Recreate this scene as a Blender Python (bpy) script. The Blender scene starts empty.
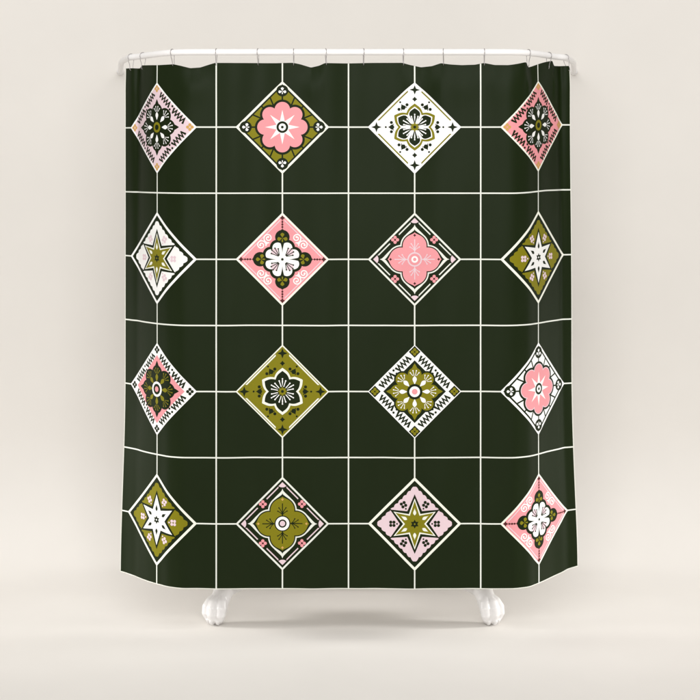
import bpy, bmesh, math, random
import numpy as np
from mathutils import Vector, Matrix
from mathutils.geometry import tessellate_polygon
random.seed(4)
sc = bpy.context.scene
COL = sc.collection
rad = math.radians

# ------------------------------------------------------------------ camera, light, exposure
CAM_D, F_PX, EYE_Z = 5.6, 1562.0, 1.747          # metres, pixels of a 700 px frame, metres
cam_d = bpy.data.cameras.new('camera')
cam = bpy.data.objects.new('camera', cam_d); COL.objects.link(cam)
cam.location = (0, -CAM_D, EYE_Z); cam.rotation_euler = (rad(90), 0, 0)
cam_d.sensor_width = 36; cam_d.lens = 36 * F_PX / 700
cam_d.shift_y = -200 / 700; cam_d.shift_x = 1.5 / 700
cam_d.clip_end = 100
sc.camera = cam

world = bpy.data.worlds.new('World'); sc.world = world
world.use_nodes = True
bg = world.node_tree.nodes['Background']
bg.inputs[0].default_value = (1.0, 0.985, 0.965, 1); bg.inputs[1].default_value = 0.54

def area(name, loc, target, sx, sy, watts, col=(1, 0.985, 0.965)):
    l = bpy.data.lights.new(name, 'AREA'); l.shape = 'RECTANGLE'; l.size = sx; l.size_y = sy
    l.energy = watts; l.color = col
    o = bpy.data.objects.new(name, l); COL.objects.link(o)
    o.location = loc
    o.rotation_euler = (Vector(target) - Vector(loc)).to_track_quat('-Z', 'Y').to_euler()
    return o
area('front_softbox', (0, -6.8, 3.4), (0, 0.3, 1.2), 4.6, 3.2, 262)
area('top_softbox', (0, -3.6, 4.8), (0, -0.2, 0.0), 6.0, 1.6, 75)
for sx in (-1, 1):                                   # gridded strips low on either side, turned to the floor under the tub
    o = area('strip_light', (sx * 5.6, .55, 1.75), (sx * -.05, .30, 0), .9, 1.0, 5.3)
    o.data.spread = rad(24)

sc.view_settings.view_transform = 'Standard'; sc.view_settings.look = 'None'
sc.view_settings.gamma = 1; sc.view_settings.exposure = 0.0
sc.view_settings.use_curve_mapping = False
sc.cycles.use_denoising = True

# ------------------------------------------------------------------ materials
def s2l(c):
    return tuple(((v / 255) / 12.92 if v / 255 <= .04045 else ((v / 255 + .055) / 1.055) ** 2.4) for v in c)

def new_mat(name):
    m = bpy.data.materials.new(name); m.use_nodes = True
    nt = m.node_tree
    return m, nt, nt.nodes['Principled BSDF']

def cloth_mat(name, rgb, rough=.5, spec=.13):
    """printed polyester: fine woven bump, faint colour mottling of the ink"""
    m, nt, p = new_mat(name)
    tc = nt.nodes.new('ShaderNodeTexCoord')
    n = nt.nodes.new('ShaderNodeTexNoise'); n.inputs['Scale'].default_value = 7; n.inputs['Detail'].default_value = 5
    nt.links.new(tc.outputs['Object'], n.inputs['Vector'])
    mr = nt.nodes.new('ShaderNodeMapRange'); mr.inputs['To Min'].default_value = .9; mr.inputs['To Max'].default_value = 1.1
    nt.links.new(n.outputs['Fac'], mr.inputs['Value'])
    mix = nt.nodes.new('ShaderNodeMix'); mix.data_type = 'RGBA'; mix.blend_type = 'MULTIPLY'; mix.inputs['Factor'].default_value = 1
    mix.inputs['A'].default_value = (*rgb, 1)
    nt.links.new(mr.outputs['Result'], mix.inputs['B'])
    nt.links.new(mix.outputs['Result'], p.inputs['Base Color'])
    wx = nt.nodes.new('ShaderNodeTexWave'); wx.wave_type = 'BANDS'; wx.bands_direction = 'X'; wx.inputs['Scale'].default_value = 260
    wz = nt.nodes.new('ShaderNodeTexWave'); wz.wave_type = 'BANDS'; wz.bands_direction = 'Z'; wz.inputs['Scale'].default_value = 260
    for w in (wx, wz): nt.links.new(tc.outputs['Object'], w.inputs['Vector'])
    ad = nt.nodes.new('ShaderNodeMath'); ad.operation = 'ADD'
    nt.links.new(wx.outputs['Fac'], ad.inputs[0]); nt.links.new(wz.outputs['Fac'], ad.inputs[1])
    b = nt.nodes.new('ShaderNodeBump'); b.inputs['Strength'].default_value = .12; b.inputs['Distance'].default_value = .0004
    nt.links.new(ad.outputs[0], b.inputs['Height']); nt.links.new(b.outputs['Normal'], p.inputs['Normal'])
    p.inputs['Roughness'].default_value = rough
    p.inputs['Specular IOR Level'].default_value = spec
    return m

def plain_mat(name, rgb, rough, spec=.5, metal=0, bump=0, bscale=60, coat=0):
    m, nt, p = new_mat(name)
    tc = nt.nodes.new('ShaderNodeTexCoord')
    n = nt.nodes.new('ShaderNodeTexNoise'); n.inputs['Scale'].default_value = bscale; n.inputs['Detail'].default_value = 4
    nt.links.new(tc.outputs['Object'], n.inputs['Vector'])
    mr = nt.nodes.new('ShaderNodeMapRange'); mr.inputs['To Min'].default_value = .97; mr.inputs['To Max'].default_value = 1.03
    nt.links.new(n.outputs['Fac'], mr.inputs['Value'])
    mix = nt.nodes.new('ShaderNodeMix'); mix.data_type = 'RGBA'; mix.blend_type = 'MULTIPLY'; mix.inputs['Factor'].default_value = 1
    mix.inputs['A'].default_value = (*rgb, 1)
    nt.links.new(mr.outputs['Result'], mix.inputs['B'])
    nt.links.new(mix.outputs['Result'], p.inputs['Base Color'])
    if bump:
        b = nt.nodes.new('ShaderNodeBump'); b.inputs['Strength'].default_value = bump; b.inputs['Distance'].default_value = .002
        nt.links.new(n.outputs['Fac'], b.inputs['Height']); nt.links.new(b.outputs['Normal'], p.inputs['Normal'])
    p.inputs['Roughness'].default_value = rough; p.inputs['Specular IOR Level'].default_value = spec
    p.inputs['Metallic'].default_value = metal; p.inputs['Coat Weight'].default_value = coat
    return m

INK = {
    'dark':  cloth_mat('dark_green_cloth', (.0064, .0132, .0010)),
    'cream': cloth_mat('cream_print', (.82, .83, .73)),
    'white': cloth_mat('white_print', (.86, .86, .84)),
    'olive': cloth_mat('olive_print', (.205, .184, .005)),
    'pink':  cloth_mat('pink_print', (.78, .305, .330)),
    'pale':  cloth_mat('pale_pink_print', (.74, .575, .62)),
    'ochre': cloth_mat('ochre_print', (.58, .34, .10)),
    'brown': cloth_mat('maroon_print', (.075, .016, .016)),
    'line':  cloth_mat('line_print', (.76, .78, .71)),
    'back':  cloth_mat('unprinted_cloth', (.74, .73, .69)),
}
INK_ORDER = list(INK)
M_WALL = plain_mat('warm_white_paint', (.75, .722, .684), .9, .15, bump=.02, bscale=3)
M_ROD = plain_mat('white_enamel_rod', (.88, .865, .86), .28, .5)
M_TUB = plain_mat('white_porcelain', (.76, .745, .74), .3, .5, bump=.05, bscale=25)
M_HOOK = plain_mat('brushed_steel', (.42, .40, .40), .35, metal=1)

def tag(o, label=None, cat=None, group=None, kind=None):
    for k, v in (('label', label), ('category', cat), ('group', group), ('kind', kind)):
        if v: o[k] = v
    return o

def mesh_obj(name, verts, faces, mats, parent=None, smooth=True, fmat=None):
    me = bpy.data.meshes.new(name); me.from_pydata([tuple(v) for v in verts], [], faces)
    for m in (mats if isinstance(mats, list) else [mats]): me.materials.append(m)
    if fmat is not None: me.polygons.foreach_set('material_index', fmat)
    if smooth: me.polygons.foreach_set('use_smooth', [True] * len(me.polygons))
    me.update()
    o = bpy.data.objects.new(name, me); COL.objects.link(o)
    if parent: o.parent = parent
    return o

def tube(pts, r, n=14, closed=False, cap=True):
    """sweep a circle along pts with parallel-transported frames; r may be a list"""
    P = [Vector(p) for p in pts]; N = len(P)
    V, Fc = [], []
    T = []
    for i in range(N):
        a = P[(i - 1) % N] if (closed or i > 0) else P[i]
        b = P[(i + 1) % N] if (closed or i < N - 1) else P[i]
        T.append((b - a).normalized())
    ref = Vector((0, 0, 1)) if abs(T[0].z) < .9 else Vector((1, 0, 0))
    nrm = (ref - T[0] * ref.dot(T[0])).normalized()
    for i in range(N):
        nrm = (nrm - T[i] * nrm.dot(T[i])).normalized()
        bi = T[i].cross(nrm)
        ri = r[i] if isinstance(r, (list, tuple)) else r
        for k in range(n):
            a = 2 * math.pi * k / n
            V.append(P[i] + (nrm * math.cos(a) + bi * math.sin(a)) * ri)
    for i in range(N if closed else N - 1):
        j = (i + 1) % N
        for k in range(n):
            l = (k + 1) % n
            Fc.append((i * n + k, i * n + l, j * n + l, j * n + k))
    if cap and not closed:
        Fc.append(tuple(range(n))[::-1]); Fc.append(tuple((N - 1) * n + k for k in range(n)))
    return V, Fc

# ------------------------------------------------------------------ backdrop: floor sweeping up into the wall
WALL_Y = 1.15
prof = [(-9.0, 0.0), (-3, 0), (0, 0), (.25, 0)]
R = .55
for k in range(0, 19):
    a = rad(90) * k / 18
    prof.append((WALL_Y - R + R * math.sin(a), R - R * math.cos(a)))
prof += [(WALL_Y, 1.0), (WALL_Y, 2.0), (WALL_Y, 4.2)]
xs = [-9, -6, -3, -1.5, 0, 1.5, 3, 6, 9]
V = [(x, y, z) for (y, z) in prof for x in xs]
nx = len(xs)
Fc = [(i * nx + k, i * nx + k + 1, (i + 1) * nx + k + 1, (i + 1) * nx + k) for i in range(len(prof) - 1) for k in range(nx - 1)]
bd = mesh_obj('backdrop', V, Fc, M_WALL)
tag(bd, 'seamless warm white floor curving up into the wall', 'backdrop', kind='structure')

# ------------------------------------------------------------------ the hang of the cloth
UNIT = 66.1 / 700 * 0 + 66.1 * CAM_D / F_PX         # one printed grid square in metres
UL, UR = -3.845, 3.845
VT, VB = 0.0, 7.985
PXM = CAM_D / F_PX                                    # metres per photo pixel in the curtain's front plane

def march(knots):
    """plan curve of one half of the cloth: keeps arc length, follows how far each column stands from the middle"""
    n = 2000; du = 3.9 / n
    u = np.linspace(0, 3.9, n + 1)
    ku = [0, 2.55] + [k[0] for k in knots] + [4.3]
    ko = [0, 2.55 * 66.1] + [k[1] for k in knots] + [knots[-1][1] + 52 * (4.3 - knots[-1][0])]
    off = np.interp(np.linspace(0, 4.3, 4301), ku, ko)
    ker = np.exp(-.5 * (np.arange(-180, 181) / 55.0) ** 2); ker /= ker.sum()
    pad = np.concatenate([-off[180:0:-1], off, off[-1] + np.arange(1, 181) * .052])
    off = np.convolve(pad, ker, 'valid')
    t = np.interp(u, np.linspace(0, 4.3, 4301), off) / F_PX
    x = np.zeros(n + 1); d = np.zeros(n + 1)
    L = UNIT * du
    for i in range(n):
        # (x+dx) = t1*(D+d+dd), dx^2+dd^2=L^2
        t1 = t[i + 1]; c = t1 * (CAM_D + d[i]) - x[i]
        A = 1 + t1 * t1; B = 2 * t1 * c; Cc = c * c - L * L
        disc = max(0, B * B - 4 * A * Cc)
        dd = max(0.0, (-B + math.sqrt(disc)) / (2 * A)) if Cc < 0 else 0.0
        dx = t1 * (CAM_D + d[i] + dd) - x[i]
        d[i + 1] = d[i] + dd; x[i + 1] = x[i] + dx
    return u, x, d

HL = march([(2.77, 181.5), (3.0, 191.5), (3.7, 217.6), (3.845, 223.6)])
HR = march([(2.766, 181.0), (3.0, 189.8), (3.7, 214.0), (3.845, 222.2)])

def plan(u):
    au = np.abs(u)
    x = np.where(u < 0, -np.interp(au, HL[0], HL[1]), np.interp(au, HR[0], HR[1]))
    d = np.where(u < 0, np.interp(au, HL[0], HL[2]), np.interp(au, HR[0], HR[2]))
    return x, d

UU = np.linspace(-3.9, 3.9, 6001)
XI = F_PX * plan(UU)[0] / (CAM_D + plan(UU)[1]) + 348.5   # column position of every u
def u_at(px): return float(np.interp(px, XI, UU))

EDGE = [(118, 68.6), (139, 68.2), (141, 65.4), (157, 65.2), (173, 64.0), (180, 65.5), (190, 68), (200, 67.4), (209, 64.6), (215, 62.9),
        (236, 63.1), (257, 62.9), (276, 63.1), (293, 62.8), (300, 64.2), (311, 67.5), (319, 65.8), (325, 63.2), (345, 63.3), (365, 62.9), (385, 62.8),
        (402, 62.8), (410, 65), (421, 67.3), (432, 66), (441, 63.0), (450, 64.2), (462, 65), (475, 64.6), (484, 62.9), (495, 65), (508, 65.2),
        (525, 63.0), (526.5, 63.2), (528.5, 68.3), (540, 66.4), (553, 64.2), (555, 69.4), (580, 69.6)]
EU = np.array([u_at(a) for a, b in EDGE])
edrop = np.interp(UU, EU, [b for a, b in EDGE])
edrop = edrop - (150 - (150 - 62.6) * CAM_D / (CAM_D + plan(UU)[1]))
kk = np.exp(-.5 * (np.arange(-40, 41) / 9.0) ** 2); kk /= kk.sum()
edrop = np.convolve(np.pad(edrop, 40, 'edge'), kk, 'valid')   # px the top edge hangs below a level line

HOOK_PX = [130.5, 142.5, 173, 214.5, 257.5, 293.3, 325, 365, 402.5, 441.5, 484, 528.3, 549, 569.5]
HOOK_U = [u_at(a) for a in HOOK_PX]
hk = np.array(HOOK_U)

def sstep(a, b, x):
    t = np.clip((x - a) / (b - a), 0, 1); return t * t * (3 - 2 * t)

def surf(u, v):
    u = np.asarray(u, float); v = np.asarray(v, float)
    x, d = plan(u)
    au = np.abs(u); sg = np.sign(u)
    side = sstep(2.45, 3.3, au)
    # flare of the free lower corners
    fl = np.clip(au - 2.9, 0, 1.2) / .94
    x = x + sg * fl * PXM * (np.where(u < 0, 5.2, 6.5) * sstep(4.5, 8.2, v) ** 1.3 + np.where(u < 0, .3, 2.0) * sstep(0, 4, v) - np.where(u < 0, .8, .8))
    z = EYE_Z + (150 - 61.0) * PXM - v * UNIT
    # right side pulled up a little by its hooks
    z = z + np.where(u > 0, 1, 0) * side * PXM * 3.6 * np.exp(-(v / 2.6) ** 2)
    z = z + np.where(u > 0, 1, .25) * np.clip((au - 2.8) / 1.05, 0, 1) ** 1.8 * PXM * 7.5 * sstep(6.6, 8.0, v)
    # top edge sagging between the hooks
    ed = np.interp(u, UU, edrop)
    z = z - PXM * (ed + 1.6) * np.exp(-(v / .33) ** 2)
    sag = np.clip(ed, 0, 6) / 5
    d = d + .010 * sag * np.exp(-(v / .28) ** 2) - .007 * sag * np.exp(-((v - .36) / .25) ** 2)
    # soft vertical folds
    top = np.exp(-v / 1.6)
    d = d + (.0022 + .0055 * top) * np.sin(u * 4.4 + .35 * np.sin(v * .7) + .6) + (.0013 + .0030 * top) * np.sin(u * 9.1 + 1.3 + .25 * v)
    d = d + .0012 * np.sin(u * 2.1 - v * .55) + .0009 * np.sin(v * 1.3 + u * .8)
    for fu, fv, ph, am in ((7.3, 1.9, .4, .0005), (12.1, -1.3, 1.7, .0004), (5.2, 3.1, 2.9, .0005), (16.7, .8, .9, .0003), (3.7, -2.6, 4.1, .0006)):
        d = d + am * np.sin(u * fu + v * fv + ph + .6 * np.sin(v * .9 + ph)) * sstep(0.1, .8, v)
    # deeper pleats by the ends
    d = d + .014 * np.exp(-((u + 3.52) / .085) ** 2) * (np.exp(-v / 2.4) + .15) - .006 * np.exp(-((u + 3.72) / .1) ** 2) * np.exp(-v / 3)
    d = d + .012 * np.exp(-((u - 3.66) / .08) ** 2) * (np.exp(-v / 3.0) + .25) + .008 * np.exp(-((u - 2.83) / .06) ** 2) * np.exp(-v / .7)
    d = d - .010 * np.exp(-((u - 2.66) / .10) ** 2) * np.exp(-v / .8)
    return np.stack([x, d, z], -1)

def surf_n(u, v):
    e = .004
    a = surf(u + e, v) - surf(u - e, v); b = surf(u, v + e) - surf(u, v - e)
    n = np.cross(b, a); n /= np.linalg.norm(n, axis=-1, keepdims=True)
    n = np.where(n[..., 1:2] > 0, -n, n)
    return n

# ------------------------------------------------------------------ the print: polygons in (u, v), v downwards
SH = []                                             # (points, ink, layer)
class Tile:
    def __init__(s, cu, cv, r=.708): s.cu, s.cv, s.r = cu, cv, r
    def poly(s, pts, ink, L): SH.append(([(s.cu + p * s.r, s.cv - q * s.r) for p, q in pts], ink, L))
    def circ(s, p, q, r, ink, L, n=16, a0=0):
        s.poly([(p + r * math.cos(a0 + 2 * math.pi * k / n), q + r * math.sin(a0 + 2 * math.pi * k / n)) for k in range(n)], ink, L)
    def dia(s, R, ink, L): s.poly([(R, 0), (0, R), (-R, 0), (0, -R)], ink, L)
    def star(s, n, ro, ri, a0, ink, L, p=0, q=0):
        s.poly([(p + (ro if k % 2 == 0 else ri) * math.cos(a0 + math.pi * k / n), q + (ro if k % 2 == 0 else ri) * math.sin(a0 + math.pi * k / n)) for k in range(2 * n)], ink, L)
    def stroke(s, pts, w, ink, L):
        """ribbon of constant width along pts"""
        P = [Vector(p) for p in pts]; l, r = [], []
        for i, p in enumerate(P):
            a = P[max(i - 1, 0)]; b = P[min(i + 1, len(P) - 1)]
            t = (b - a).normalized(); n = Vector((-t.y, t.x)); m = 1
            if 0 < i < len(P) - 1:
                t0 = (p - a).normalized(); m = min(1.8, 1 / max(.35, abs(n.dot(Vector((-t0.y, t0.x))))))
            l.append(p + n * w / 2 * m); r.append(p - n * w / 2 * m)
        for i in range(len(P) - 1):
            s.poly([tuple(l[i]), tuple(l[i + 1]), tuple(r[i + 1]), tuple(r[i])], ink, L)
    def drop(s, r0, r1, w, a, ink, L, p=0, q=0, pointed=False):
        """drop shape along direction a from radius r0 (thin) to r1 (fat)"""
        c, sn = math.cos(a), math.sin(a); pts = []
        n = 10
        up = []
        for k in range(n + 1):
            t = k / n
            h = w * (math.sin(math.pi * t) if pointed else math.sin(math.pi * t ** 1.7))
            up.append((r0 + (r1 - r0) * t, h))
        ring = up + [(x, -h) for x, h in up[-2:0:-1]]
        s.poly([(p + x * c - h * sn, q + x * sn + h * c) for x, h in ring], ink, L)
    def blossom(s, p, q, r, ink, L, n=4, a0=math.pi / 4):
        for k in range(n):
            a = a0 + 2 * math.pi * k / n
            s.circ(p + r * .62 * math.cos(a), q + r * .62 * math.sin(a), r * .44, ink, L, 9)
    def trefoil(s, p, q, r, a, ink, L):
        for k in range(3):
            b = a + (k - 1) * rad(105)
            s.drop(.0, r, r * .36, b, ink, L, p, q)
        s.drop(.0, r * .8, r * .14, a + math.pi, ink, L, p, q)
    def polar(s, f, ink, L, n=160):
        s.poly([(f(2 * math.pi * k / n) * math.cos(2 * math.pi * k / n), f(2 * math.pi * k / n) * math.sin(2 * math.pi * k / n)) for k in range(n)], ink, L)

def lobes(dist, r, angs):
    """outer outline of circles of radius r set at distance dist along angs, as r(theta)"""
    def f(t):
        best = 0
        for a in angs:
            c = math.cos(t - a); sn = math.sin(t - a)
            h = r * r - (dist * sn) ** 2
            if h > 0 and dist * c + math.sqrt(h) > best: best = dist * c + math.sqrt(h)
        return max(best, dist * .6)
    return f

Q4 = [k * math.pi / 2 for k in range(4)]
O8 = [k * math.pi / 4 for k in range(8)]

def sides(fn):
    """call fn(point mapper) for each side; mapper takes (t along 0..1, R)"""
    for k in range(4):
        a, b = Q4[k], Q4[(k + 1) % 4]
        A = (math.cos(a), math.sin(a)); B = (math.cos(b), math.sin(b))
        fn(lambda t, R, A=A, B=B: (R * (A[0] + (B[0] - A[0]) * t), R * (A[1] + (B[1] - A[1]) * t)))

def tile_daisy(T, outline, field, band, corner, corner_bg, inner, flower, petal_edge, dropc, c1, c2, c3, zig='dark'):
    T.dia(1.0, outline, 2); T.dia(.945, band, 3)
    def z(f):
        N = 21; pts = []
        for i in range(N + 1):
            t = .135 + .73 * i / N
            if i in (10, 11):
                pts.append(None); continue
            r_ = .915 if i % 2 else .755; pts.append(f(.5 + (t - .5) * .84 / r_, r_))
        run = []
        for p_ in pts + [None]:
            if p_ is None:
                if len(run) > 1: T.stroke(run, .048, zig, 4)
                run = []
            else: run.append(p_)
        for R_, tt in ((.90, .5), (.765, .5)):
            T.circ(*f(tt, R_), .026, zig, 4, 8)
    sides(z)
    T.dia(.715, outline if inner == 'dark' else band, 4)
    T.dia(.67 if inner == 'dark' else .735, inner, 5)
    for a in Q4:
        p, q = .85 * math.cos(a), .85 * math.sin(a)
        if corner_bg: T.star(4, .125, .088, a, corner_bg, 5, p, q)
        T.blossom(p, q, .078, corner, 6, 4, a)
    # eight petals: four long pointed, four round
    def fl(gr):
        big = 1.06 if inner == 'dark' else 1.0
        g = lobes(.345 * big, .150 * big + gr, O8)
        def f(t):
            b = g(t); m = abs(((t + math.pi / 4) % (math.pi / 2)) - math.pi / 4)
            if m < .22: b = max(b, (.585 * big + gr * 1.3) - m * .9)
            return b
        return f
    T.polar(fl(.022), petal_edge, 6); T.polar(fl(-.012), flower, 7)
    for i, a in enumerate(O8):
        T.drop(.13, .335, .046, a, dropc, 8)
        for s_, l_ in ((-.30, .415), (-.11, .45), (.11, .45), (.30, .415)):
            e = a + s_ * .75; b = a + s_ * .35
            T.stroke([(.34 * math.cos(b), .34 * math.sin(b)), (l_ * math.cos(e), l_ * math.sin(e))], .012, dropc, 8)
            T.circ(l_ * math.cos(e), l_ * math.sin(e), .015, dropc, 8, 7)
    T.circ(0, 0, .165, c1, 9, 24); T.circ(0, 0, .115, c2, 10, 20); T.circ(0, 0, .06, c3, 11, 14)

def tile_rose(T, outline, field, rim):
    T.dia(1.0, outline, 2); T.dia(.932, 'dark', 3); T.dia(.882, field, 4)
    for k in range(16):
        a = k * math.pi / 8
        e = .885 / (abs(math.cos(a)) + abs(math.sin(a)))
        T.stroke([(.45 * math.cos(a), .45 * math.sin(a)), (e * math.cos(a), e * math.sin(a))], .032, 'dark', 5)
    for a in Q4:
        c, sn = math.cos(a), math.sin(a)
        T.poly([(.9 * c, .9 * sn), (.79 * c - .118 * sn, .79 * sn + .118 * c), (.79 * c + .118 * sn, .79 * sn - .118 * c)], 'dark', 5)
        T.circ(.785 * c, .785 * sn, .128, 'dark', 6, 20)
        T.trefoil(.775 * c, .775 * sn, .088, a, 'white', 7)
    T.polar(lobes(.375, .215, O8), 'dark', 6)
    if rim: T.polar(lobes(.375, .172, O8), rim, 7)
    T.polar(lobes(.375, .155 if rim else .165, O8), 'pink', 8)
    T.star(8, .37, .135, 0, 'white', 9)
    T.circ(0, 0, .125, 'dark', 10, 24); T.circ(0, 0, .078, 'white', 11, 18); T.circ(0, 0, .03, 'dark', 12, 10)

def tile_lily(T, outline, field, bar, ring, inside, petal, stamen):
    T.dia(1.0, outline, 2); T.dia(.962, field, 3)
    sides(lambda f: T.poly([f(.155, .938), f(.845, .938), f(.842, .897), f(.158, .897)], bar, 4))
    for a in Q4:
        T.star(4, .112, .042, a, 'dark', 4, .815 * math.cos(a), .815 * math.sin(a))
    for q in (.60, -.60): T.star(4, .056, .034, 0, 'dark', 4, 0, q)
    def hexf(tip, val):
        def f(t):
            m = abs(((t - math.pi / 6 + math.pi / 6) % (math.pi / 3)) - math.pi / 6) / (math.pi / 6)   # 0 at petals
            a = m * math.pi / 6; va = math.pi / 6
            vx, vy = val * math.cos(va), val * math.sin(va)          # straight side from tip to valley, then bowed outward
            return tip * vy / (vy * math.cos(a) + (tip - vx) * math.sin(a)) + .034 * math.sin(math.pi * m)
        return f
    T.polar(hexf(.505, .345), ring, 4); T.polar(hexf(.440, .290), inside, 5)
    for k in range(6):
        a = math.pi / 6 + k * math.pi / 3
        if petal:
            T.drop(.03, .405, .118, a, petal, 6)
        T.drop(.09, .275, .013, a, stamen, 7); T.circ(.27 * math.cos(a), .27 * math.sin(a), .016, stamen, 7, 8)
        for s_ in (-1, 1):
            b = a + s_ * .27
            T.stroke([(.1 * math.cos(b), .1 * math.sin(b)), (.235 * math.cos(a + s_ * .3), .235 * math.sin(a + s_ * .3))], .018, stamen, 7)
            T.circ(.235 * math.cos(a + s_ * .3), .235 * math.sin(a + s_ * .3), .017, stamen, 7, 8)
        v = k * math.pi / 3
        c, sn = math.cos(v), math.sin(v)
        T.drop(.575, .43, .056, v, 'dark', 4)
        for s_ in (-1, 1): T.circ(.495 * c - s_ * .098 * sn, .495 * sn + s_ * .098 * c, .034, 'dark', 4, 9)
        for s_ in (-1, 1): T.circ(.455 * c - s_ * .060 * sn, .455 * sn + s_ * .060 * c, .013, 'dark', 4, 7)
        T.circ(.615 * c, .615 * sn, .022, 'dark', 4, 8)
    T.star(8, .105, .07, 0, 'olive', 8); T.circ(0, 0, .032, 'dark', 9, 10)

def tile_star(T, outline, field, blossom, star_edge, star, dropc, edge2):
    T.dia(1.0, outline, 2); T.dia(.925, 'dark', 3)
    # scalloped field
    pts = []
    for k in range(4):
        a, b = Q4[k], Q4[(k + 1) % 4]
        A = Vector((math.cos(a), math.sin(a))); B = Vector((math.cos(b), math.sin(b)))
        n = 9; m = 6
        for i in range(n * m):
            t = i / (n * m)
            R = .795 + .035 * abs(math.sin(math.pi * n * t))
            pts.append(tuple((A + (B - A) * t) * R))
    T.poly(pts, field, 4)
    def st(sc, ri):
        P = []
        for k in range(12):
            a = math.pi / 2 + k * math.pi / 6
            r = (.635 if k % 6 == 0 else .605) if k % 2 == 0 else ri
            r *= sc
            P.append((r * math.cos(a), r * math.sin(a)))
        return P
    for k in (1, 2, 4, 5):
        a = math.pi / 2 + k * math.pi / 3
        T.stroke([(.5 * math.cos(a), .5 * math.sin(a)), (.655 * math.cos(a), .655 * math.sin(a))], .03, 'dark', 5)
    T.poly(st(1, .315), 'dark', 6); T.poly(st(.86, .285), edge2, 7); T.poly(st(.78, .262), star, 8)
    for k in range(6):
        a = math.pi / 2 + k * math.pi / 3
        T.drop(.345, .185, .034, a, dropc, 9)
        b = k * math.pi / 3
        p, q = .475 * math.cos(b), .475 * math.sin(b)
        T.blossom(p, q, .078, blossom, 6, 4, b + math.pi / 4)
        T.circ(.375 * math.cos(b), .375 * math.sin(b), .02, blossom, 6, 8)
    T.star(6, .095, .055, math.pi / 2, 'dark', 9); T.circ(0, 0, .02, star, 10, 8)

def tile_clover(T):
    T.dia(1.0, 'cream', 2); T.dia(.94, 'pink', 3)
    def s_(f):
        T.poly([f(.05, .895), f(.95, .895), f(.95, .865), f(.05, .865)], 'pale', 4)
        o = Vector(f(.5, .80)); al = (Vector(f(1, 1)) - Vector(f(0, 1))).normalized(); inn = -o.normalized()
        for s in (-1, 1):
            c = o + al * s * .105 + inn * .03
            pts = []
            for i in range(27):
                t = i / 26
                ang = rad(-60) + t * rad(560); r = .105 * (1 - t * .78)
                pts.append(tuple(c + al * s * r * math.cos(ang) * -1 * (1) + inn * r * math.sin(ang) * -1))
            T.stroke(pts, .024, 'white', 5)
            T.circ(*pts[-1], .024, 'white', 5, 8)
        T.circ(*(o + inn * .085), .026, 'white', 5, 9)
    sides(s_)
    for a in Q4:
        c, sn = math.cos(a), math.sin(a)
        T.star(4, .058, .03, a, 'brown', 6, .885 * c, .885 * sn)
        T.stroke([(.84 * c, .84 * sn), (.62 * c, .62 * sn)], .012, 'brown', 5)
        for r, w in ((.80, .021), (.745, .023), (.69, .022)): T.circ(r * c, r * sn, w, 'brown', 6, 8)
        T.circ(.475 * c, .475 * sn, .155, 'dark', 5, 22)
        T.circ(.61 * c, .61 * sn, .035, 'dark', 6, 8)
        T.trefoil(.455 * c, .455 * sn, .115, a, 'olive', 7)
    D = [math.pi / 4 + k * math.pi / 2 for k in range(4)]
    lob = [d + s * rad(23) for d in D for s in (-1, 1)]
    T.polar(lobes(.275, .165, lob), 'dark', 6, 200)
    g = lobes(.265, .113, lob)
    def h(t):
        m = abs(((t + math.pi / 4) % (math.pi / 2)) - math.pi / 4)   # 0 between petals
        b = g(t)
        return min(b, .14 + m * 1.9) if m < .12 else b
    T.polar(h, 'white', 8, 240)
    for d in D:
        T.drop(.10, .31, .085, d, 'pale', 9)
        for s, l in ((-.42, .24), (-.2, .285), (.06, .30), (.3, .265)):
            T.stroke([(.105 * math.cos(d + s * .3), .105 * math.sin(d + s * .3)), (l * math.cos(d + s), l * math.sin(d + s))], .017, 'dark', 10)
            T.circ(l * math.cos(d + s), l * math.sin(d + s), .018, 'dark', 10, 7)
    T.circ(0, 0, .028, 'dark', 10, 10)

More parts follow.
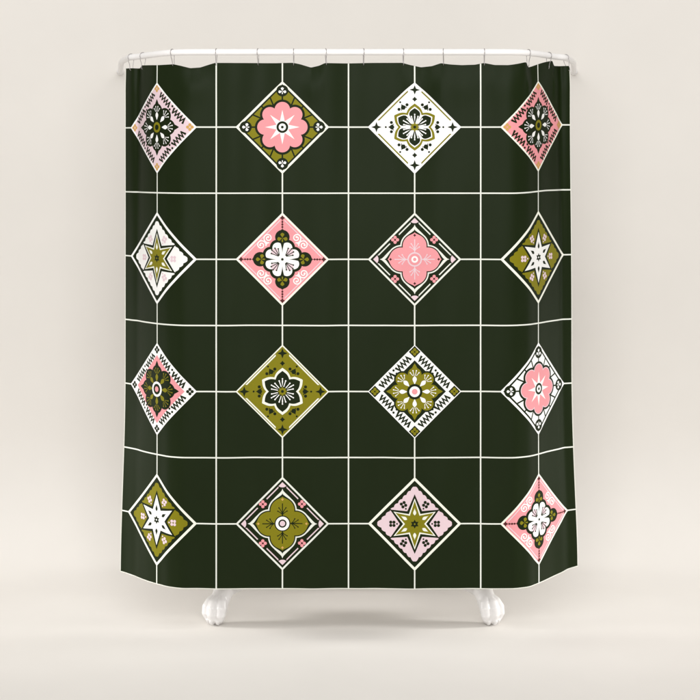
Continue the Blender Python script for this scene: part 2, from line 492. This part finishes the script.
def tile_quatrefoil(T, fill, tipdot, stamen, rings):
    T.dia(1.0, 'line', 2); T.dia(.945, 'dark', 3)
    def s_(f):
        for a, b in ((.10, .39), (.61, .90)):
            T.poly([f(a, .880), f(b, .880), f(b, .845), f(a, .845)], 'pale' if fill != 'pink' else 'line', 4)
        c = f(.5, .835)
        T.blossom(c[0], c[1], .082, 'pink', 5, 4, math.pi / 4 * 0)
        T.circ(c[0], c[1], .022, 'brown', 6, 8)
    sides(s_)
    for a in Q4:
        c, sn = math.cos(a), math.sin(a)
        P = [(.885, 0)]
        for k in range(9):
            b = -1 + k / 4
            P.append((.80 - .028 * (1 - b * b), b * .085))
        T.poly([(x * c - y * sn, x * sn + y * c) for x, y in P], 'pale', 5)
    def og(r, tip, wid):
        g = lobes(.285, r, Q4)
        def f(t):
            b = g(t); m = abs(((t + math.pi / 4) % (math.pi / 2)) - math.pi / 4)
            if m < wid: b = max(b, tip - (tip - g(wid)) * (m / wid) ** .55)
            return b
        return f
    T.polar(og(.306, .745, .36), 'line', 5, 320); T.polar(og(.278, .645, .30), 'dark', 6, 320)
    T.polar(og(.255, .578, .22), fill, 7, 320)
    for a in Q4:
        c, sn = math.cos(a), math.sin(a)
        T.star(4, .032, .02, a, tipdot, 8, .515 * c, .515 * sn)
        T.stroke([(.15 * c, .15 * sn), (.43 * c, .43 * sn)], .02, stamen, 8)
        for s in (-1, 1):
            for e, k in ((.335, .075), (.265, .10)):
                pts = []
                for i in range(7):
                    t = i / 6
                    x = .17 + (e - .17) * t; y = s * k * (t ** 1.8)
                    pts.append((x * c - y * sn, x * sn + y * c))
                T.stroke(pts, .016, stamen, 8); T.circ(*pts[-1], .015, stamen, 8, 7)
    for i, (r, ink) in enumerate(rings): T.circ(0, 0, r, ink, 9 + i, 26)

# printed grid
w = .0106
for k in range(-3, 4): SH.append(([(k - w, VT + .002), (k + w, VT + .002), (k + w, VB - .002), (k - w, VB - .002)], 'line', 1))
for k in range(1, 8): SH.append(([(UL + .002, k - w), (UR - .002, k - w), (UR - .002, k + w), (UL + .002, k + w)], 'line', 1))
QR = [(.155, 'pale'), (.125, 'pink'), (.105, 'pink'), (.072, 'white'), (.035, 'pink')]
QO = [(.17, 'dark'), (.148, 'white'), (.088, 'dark'), (.058, 'pale')]
TILES = {
    (-3, 1): lambda T: tile_daisy(T, 'white', 'pale', 'pale', 'ochre', None, 'pale', 'dark', 'dark', 'white', 'dark', 'olive', 'dark'),
    (-1, 1): lambda T: tile_rose(T, 'cream', 'olive', None),
    (1, 1): lambda T: tile_lily(T, 'white', 'white', 'olive', 'olive', 'white', 'dark', 'white'),
    (3, 1): lambda T: tile_daisy(T, 'cream', 'pink', 'pink', 'ochre', None, 'pink', 'dark', 'dark', 'white', 'dark', 'olive', 'dark'),
    (-3, 3): lambda T: tile_star(T, 'white', 'white', 'pale', 'dark', 'olive', 'cream', 'cream'),
    (-1, 3): tile_clover,
    (1, 3): lambda T: tile_quatrefoil(T, 'pink', 'brown', 'pale', QR),
    (3, 3): lambda T: tile_star(T, 'cream', 'olive', 'pale', 'dark', 'white', 'dark', 'white'),
    (-3, 5): lambda T: tile_daisy(T, 'white', 'pale', 'white', 'dark', None, 'pink', 'dark', 'dark', 'olive', 'white', 'dark', 'pink'),
    (-1, 5): lambda T: tile_lily(T, 'cream', 'olive', 'cream', 'cream', 'dark', None, 'white'),
    (1, 5): lambda T: tile_daisy(T, 'white', 'white', 'white', 'olive', 'dark', 'dark', 'olive', 'dark', 'white', 'dark', 'white', 'pink'),
    (3, 5): lambda T: tile_rose(T, 'white', 'white', 'pale'),
    (-3, 7): lambda T: tile_star(T, 'cream', 'olive', 'pale', 'dark', 'white', 'dark', 'white'),
    (-1, 7): lambda T: tile_quatrefoil(T, 'olive', 'ochre', 'dark', QO),
    (1, 7): lambda T: tile_star(T, 'cream', 'pale', 'dark', 'dark', 'olive', 'cream', 'cream'),
    (3, 7): tile_clover,
}
for (cu, cv), fn in TILES.items(): fn(Tile(cu, cv))

# ------------------------------------------------------------------ curtain mesh: cloth front, cloth back, print cut to follow the folds
vu, vv, vo, fcs, fmt = [], [], [], [], []           # u, v, offset along the normal, faces, ink index
du_n = 640; 
ucols = np.linspace(UL, UR, du_n + 1)
vrows = np.concatenate([np.linspace(VT, 1.0, 50)[:-1], np.linspace(1.0, VB, 110)])
nu, nv = len(ucols), len(vrows)
for off, ink in ((0.0, 'dark'), (-.0009, 'back')):
    b0 = len(vu)
    gu, gv = np.meshgrid(ucols, vrows)
    vu += list(gu.ravel()); vv += list(gv.ravel()); vo += [off] * (nu * nv)
    for r in range(nv - 1):
        for c in range(nu - 1):
            a = b0 + r * nu + c
            fcs.append((a, a + nu, a + nu + 1, a + 1) if off == 0 else (a, a + 1, a + nu + 1, a + nu))
    fmt += [INK_ORDER.index(ink)] * ((nv - 1) * (nu - 1))

def clip(poly, ax, val, keep_less):
    out = []
    n = len(poly)
    for i in range(n):
        a, b = poly[i], poly[(i + 1) % n]
        ia = a[ax] <= val if keep_less else a[ax] >= val
        ib = b[ax] <= val if keep_less else b[ax] >= val
        if ia: out.append(a)
        if ia != ib:
            t = (val - a[ax]) / (b[ax] - a[ax])
            p = [a[0] + (b[0] - a[0]) * t, a[1] + (b[1] - a[1]) * t]; p[ax] = val
            out.append(tuple(p))
    return out

def cutlines(lo, hi, ax):
    if ax == 1:
        step = .05 if lo < 1.6 else .125
        return [k * step for k in range(math.floor(lo / step) + 1, math.ceil(hi / step))]
    r = []
    k = math.floor(lo / .025) + 1
    while k * .025 < hi - 1e-9:
        if abs(k * .025) >= 2.3 or k % 2 == 0: r.append(k * .025)
        k += 1
    return r

def pieces(poly, ax):
    lo = min(p[ax] for p in poly); hi = max(p[ax] for p in poly)
    res = []
    rest = poly
    for c in cutlines(lo, hi, ax):
        a = clip(rest, ax, c, True); rest = clip(rest, ax, c, False)
        if len(a) > 2: res.append(a)
        if len(rest) < 3: break
    if len(rest) > 2: res.append(rest)
    return res

for si, (pts, ink, L) in enumerate(SH):
    off = .0002 * L + (si % 25) * .000005
    ii = INK_ORDER.index(ink)
    tris = tessellate_polygon([[Vector((a, b, 0)) for a, b in pts]])
    cache = {}
    for t in tris:
        tri = [pts[i] for i in t]
        ar = (tri[1][0] - tri[0][0]) * (tri[2][1] - tri[0][1]) - (tri[2][0] - tri[0][0]) * (tri[1][1] - tri[0][1])
        if abs(ar) < 1e-9: continue
        if ar > 0: tri = tri[::-1]
        for pc in pieces(tri, 0):
            for q in pieces(pc, 1):
                idx = []
                for (a, b) in q:
                    key = (round(a, 6), round(b, 6))
                    if key not in cache:
                        cache[key] = len(vu); vu.append(a); vv.append(b); vo.append(off)
                    k = cache[key]
                    if k not in idx: idx.append(k)
                if len(idx) > 2:
                    fcs.append(tuple(idx)); fmt.append(ii)

vu, vv, vo = map(np.array, (vu, vv, vo))
NRM = surf_n(vu, vv)
POS = surf(vu, vv) + NRM * vo[:, None]
CENTER = np.array([0, 0, 0.0])
curtain = mesh_obj('shower_curtain', POS, fcs, [INK[k] for k in INK_ORDER], fmat=fmt)
Nv = NRM.copy(); nb = nu * nv
Nv[nb:2 * nb] *= -1
curtain.data.normals_split_custom_set_from_vertices([tuple(n) for n in Nv])
tag(curtain, 'dark green shower curtain with white grid lines and rows of flowered diamonds', 'shower curtain')

# hem: a narrow unprinted fold wrapped round the two sides and the bottom
def hem(path_uv, inward):
    """path_uv list of (u, v) on the edge; inward (du, dv) unit across"""
    P = np.array(path_uv); wu = .0095
    prof_ = [(1.0, .0006), (.25, .0013), (-.25, .0006), (-.25, -.0014), (.25, -.0019), (1.0, -.0012)]
    V, F2 = [], []
    N = surf_n(P[:, 0], P[:, 1])
    rings = []
    for a, o in prof_:
        q = P + np.array(inward) * wu * a
        rings.append(surf(q[:, 0], q[:, 1]) + N * o)
    m = len(prof_)
    for i in range(len(P)):
        for r in rings: V.append(tuple(r[i]))
    for i in range(len(P) - 1):
        for k in range(m):
            l = (k + 1) % m
            F2.append((i * m + k, i * m + l, (i + 1) * m + l, (i + 1) * m + k))
    F2.append(tuple(range(m))); F2.append(tuple((len(P) - 1) * m + k for k in range(m))[::-1])
    return V, F2
HEM = cloth_mat('hem_thread', (.78, .78, .70))
for path, inn in (([(UL, v) for v in np.linspace(VT, VB, 160)], (1, 0)), ([(UR, v) for v in np.linspace(VT, VB, 160)], (-1, 0)),
                  ([(u, VB) for u in np.linspace(UL, UR, 320)], (0, -1))):
    V, F2 = hem(path, inn)
    h = mesh_obj('hem', V, F2, HEM, curtain)
    bm = bmesh.new(); bm.from_mesh(h.data); bmesh.ops.recalc_face_normals(bm, faces=bm.faces); bm.to_mesh(h.data); bm.free()

# ------------------------------------------------------------------ rod: straight in front, bent back to the wall at both ends
ROD_Z = EYE_Z + (150 - 52.0) * PXM
def ray_x(px, d): return (px - 348.5) / F_PX * (CAM_D + d)
def rod_pts():
    c = []
    for side in (-1, 1):
        q = []
        for u in (.7, 1.5, 2.2, 2.5, 2.75, 3.0, 3.25, 3.5, 3.72):
            uu = np.linspace(u - .22, u + .22, 21); x, d = plan(side * uu)      # the cloth's line, rounded off
            q.append(Vector((x.mean(), d.mean() + .003, ROD_Z - .009 * float(sstep(2.4, 3.9, u)))))
        px = F_PX * q[-1].x / (CAM_D + q[-1].y) + 348.5
        for d, dp in ((.26, 3.6), (.36, 6.6), (.5, 8.6), (.75, 9.2), (WALL_Y + .002, 9.4)):
            q.append(Vector((ray_x(px + side * dp, d), d, ROD_Z - .010 - .004 * (d - .2))))
        c.append(q)
    c = c[0][::-1] + [Vector((0, .003, ROD_Z))] + c[1]
    out = []
    for i in range(len(c) - 1):
        p0 = c[max(i - 1, 0)]; p1 = c[i]; p2 = c[i + 1]; p3 = c[min(i + 2, len(c) - 1)]
        for k in range(12):
            t = k / 12
            out.append(.5 * ((2 * p1) + (p2 - p0) * t + (2 * p0 - 5 * p1 + 4 * p2 - p3) * t * t + (3 * p1 - p0 - 3 * p2 + p3) * t ** 3))
    out.append(c[-1])
    return out
RP = rod_pts()
ROD_R = .0112
V, F2 = tube(RP, ROD_R, 24)
rod = mesh_obj('shower_rod', V, F2, M_ROD)
tag(rod, 'white curved shower rod carrying the dark green curtain', 'curtain rod')
for e, p in ((-1, RP[0]), (1, RP[-1])):
    pr = [(.0, .0116), (.004, .0119), (.012, .0125), (.018, .0140), (.022, .0152), (.025, .0154), (.026, .0)]
    pts = [Vector((p.x, WALL_Y - .026 + a, p.z)) for a, b in pr]
    V, F2 = tube(pts, [max(b, .0005) for a, b in pr], 24)
    mesh_obj('wall_flange', V, F2, M_ROD, rod)

# ------------------------------------------------------------------ hooks
def nearest_rod(pt):
    i = min(range(1, len(RP) - 1), key=lambda k: (RP[k].x - pt.x) ** 2 + (RP[k].y - pt.y) ** 2)
    return RP[i], (RP[i + 1] - RP[i - 1]).normalized()

def hook_mesh():
    """wire in the local YZ plane: loop over the rod at the origin, shank down to the cloth, small turned-up catch in front"""
    r = ROD_R + .0014
    pts = []
    for k in range(17):
        a = rad(-35 + 250 * k / 16)                 # back side, over the top, to the front
        pts.append((0, r * math.cos(a), r * math.sin(a)))
    front = [(0, -.0105, -.0145), (0, -.0062, -.025), (0, -.0042, -.036), (0, -.0046, -.043), (0, -.002, -.0475), (0, .003, -.0485), (0, .0068, -.045), (0, .0078, -.037), (0, .0086, -.026)]
    pts = [(0, .0086, -.026), (0, .0108, -.0145)] + pts + front
    # smooth
    P = [Vector(p) for p in pts]; out = []
    for i in range(len(P) - 1):
        p0 = P[max(i - 1, 0)]; p1 = P[i]; p2 = P[i + 1]; p3 = P[min(i + 2, len(P) - 1)]
        for k in range(4):
            t = k / 4
            out.append(.5 * ((2 * p1) + (p2 - p0) * t + (2 * p0 - 5 * p1 + 4 * p2 - p3) * t * t + (3 * p1 - p0 - 3 * p2 + p3) * t ** 3))
    out.append(P[-1])
    return tube(out, .0012, 8)
WHERE = ['leftmost metal hook, at the left bend of the white rod', 'second metal hook from the left end of the white rod',
         'third metal hook from the left, above right of the pale pink lace diamond', 'fourth metal hook from the left, beside the first long white line',
         'fifth metal hook from the left, up and left of the olive rose diamond', 'sixth metal hook from the left, just right of the olive rose diamond tip',
         'seventh metal hook from the left, right of a sagging curtain edge', 'eighth metal hook from the left, just right of the middle white line',
         'ninth metal hook from the left, up and left of the white lily diamond', 'tenth metal hook from the left, up and right of the white lily diamond',
         'eleventh metal hook from the left, fourth from the right end', 'third metal hook from the right end of the white rod',
         'second metal hook from the right, above the pink lace diamond', 'rightmost metal hook, at the right bend of the white rod']
first = None
for i, u in enumerate(HOOK_U):
    top = Vector(surf(np.array([u]), np.array([0.0]))[0]); 
    rp, tg = nearest_rod(top)
    if first is None:
        V, F2 = hook_mesh(); o = mesh_obj('curtain_hook', V, F2, M_HOOK); first = o
    else:
        o = first.copy(); COL.objects.link(o)
    ang = math.atan2(tg.y, tg.x)
    o.location = rp
    drop_ = rp.z - (top.z - .006)
    o.scale = (1, 1, 1)
    # lean so the catch meets the cloth, and turn with the rod plus a little chance
    lean = math.atan2((top - rp).dot(Vector((-math.sin(ang), math.cos(ang), 0))), drop_)
    o.rotation_euler = (lean * .9, 0, ang + random.uniform(-.22, .22))
    o.rotation_mode = 'XYZ'
    tag(o, WHERE[i], 'curtain hook', 'metal hooks along the white rod')

# ------------------------------------------------------------------ bathtub on claw feet behind the curtain
TX, TY = .0137, .50
tub = bpy.data.objects.new('bathtub', None); COL.objects.link(tub); tub.location = (TX, TY, 0)
tag(tub, 'white bathtub on claw feet standing behind the green curtain', 'bathtub')
sec = [(.250, .30, .10), (.252, .42, .17), (.270, .52, .215), (.31, .585, .25), (.38, .63, .268), (.47, .655, .28), (.55, .672, .29), (.585, .68, .295),
       (.600, .70, .31), (.612, .708, .318), (.620, .70, .312), (.616, .68, .295), (.60, .66, .28), (.54, .645, .272), (.44, .615, .255), (.34, .56, .225), (.305, .49, .19), (.295, .38, .14), (.295, .2, .08)]
n = 64; V, F2 = [], []
for z, a, b in sec:
    for k in range(n):
        t = 2 * math.pi * k / n
        c, s = math.cos(t), math.sin(t)
        e = 2 / 2.5
        V.append((a * abs(c) ** e * (1 if c > 0 else -1), b * abs(s) ** e * (1 if s > 0 else -1), z))
for i in range(len(sec) - 1):
    for k in range(n):
        l = (k + 1) % n
        F2.append((i * n + k, i * n + l, (i + 1) * n + l, (i + 1) * n + k))
F2.append(tuple(range(n))[::-1]); F2.append(tuple((len(sec) - 1) * n + k for k in range(n)))
mesh_obj('tub_shell', V, F2, M_TUB, tub)

def claw_foot():
    """lion-paw foot: leg sweeping up to the tub, four toes curling down; grown as overlapping balls and fused"""
    bm = bmesh.new()
    def ball(p, r): bmesh.ops.create_icosphere(bm, subdivisions=3, radius=r, matrix=Matrix.Translation(p))
    def chain(ps, step=.25):
        for i in range(len(ps) - 1):
            a, b = Vector(ps[i][:3]), Vector(ps[i + 1][:3])
            nn = max(2, int((b - a).length / (min(ps[i][3], ps[i + 1][3]) * step)))
            for k in range(nn):
                t = k / nn; ball(a.lerp(b, t), ps[i][3] * (1 - t) + ps[i + 1][3] * t)
        ball(Vector(ps[-1][:3]), ps[-1][3])
    chain([(0, .150, .330, .036), (0, .140, .270, .046), (0, .112, .215, .048), (0, .082, .165, .045), (0, .052, .125, .037), (0, .030, .100, .0325), (0, .010, .075, .033), (0, .000, .052, .033), (0, -.002, .036, .028), (0, .0, .024, .020)])
    for s in (-1, 1):                                # shoulder wings that spread along the tub
        chain([(0, .050, .108, .026), (s * .030, .068, .130, .028), (s * .066, .092, .156, .030), (s * .105, .118, .200, .030), (s * .12, .135, .27, .022)])
    for x, l in ((-.0265, .0), (.0, .010), (.0265, .0)):
        chain([(x * .45, .008 - l * .5, .094, .015), (x * .8, -.008 - l, .080, .0175), (x * 1.0, -.018 - l, .062, .0188), (x * 1.0, -.022 - l, .042, .0180), (x * .85, -.019 - l, .027, .0155), (x * .68, -.012 - l, .0165, .0120)], .3)
        chain([(x * .70, -.030 - l, .018, .0066), (x * .66, -.027 - l, .010, .0056), (x * .64, -.020 - l, .0052, .0044)], .3)   # claw
    me = bpy.data.meshes.new('claw_foot'); bm.to_mesh(me); bm.free()
    o = bpy.data.objects.new('claw_foot', me); COL.objects.link(o)
    md = o.modifiers.new('r', 'REMESH'); md.mode = 'VOXEL'; md.voxel_size = .0019; md.use_smooth_shade = True
    sm = o.modifiers.new('s', 'SMOOTH'); sm.factor = .5; sm.iterations = 4
    dg = bpy.context.evaluated_depsgraph_get()
    me2 = bpy.data.meshes.new_from_object(o.evaluated_get(dg))
    o.modifiers.clear(); o.data = me2; me2.name = 'claw_foot'; me2.materials.clear(); me2.materials.append(M_TUB)
    me2.polygons.foreach_set('use_smooth', [True] * len(me2.polygons))
    return o
foot = claw_foot(); foot.parent = tub
fx = [(-.484, .165, -30), (.519, .165, 30), (-.50, .845, 180 + 34), (.524, .845, 180 - 34)]
for i, (x, y, a) in enumerate(fx):
    o = foot if i == 0 else foot.copy()
    if i: COL.objects.link(o); o.parent = tub
    if i >= 2: y = .80
    o.location = (x - TX, y - TY, 0); o.rotation_euler = (0, 0, rad(a)); o.scale = (1.12, 1.06, 1.0)
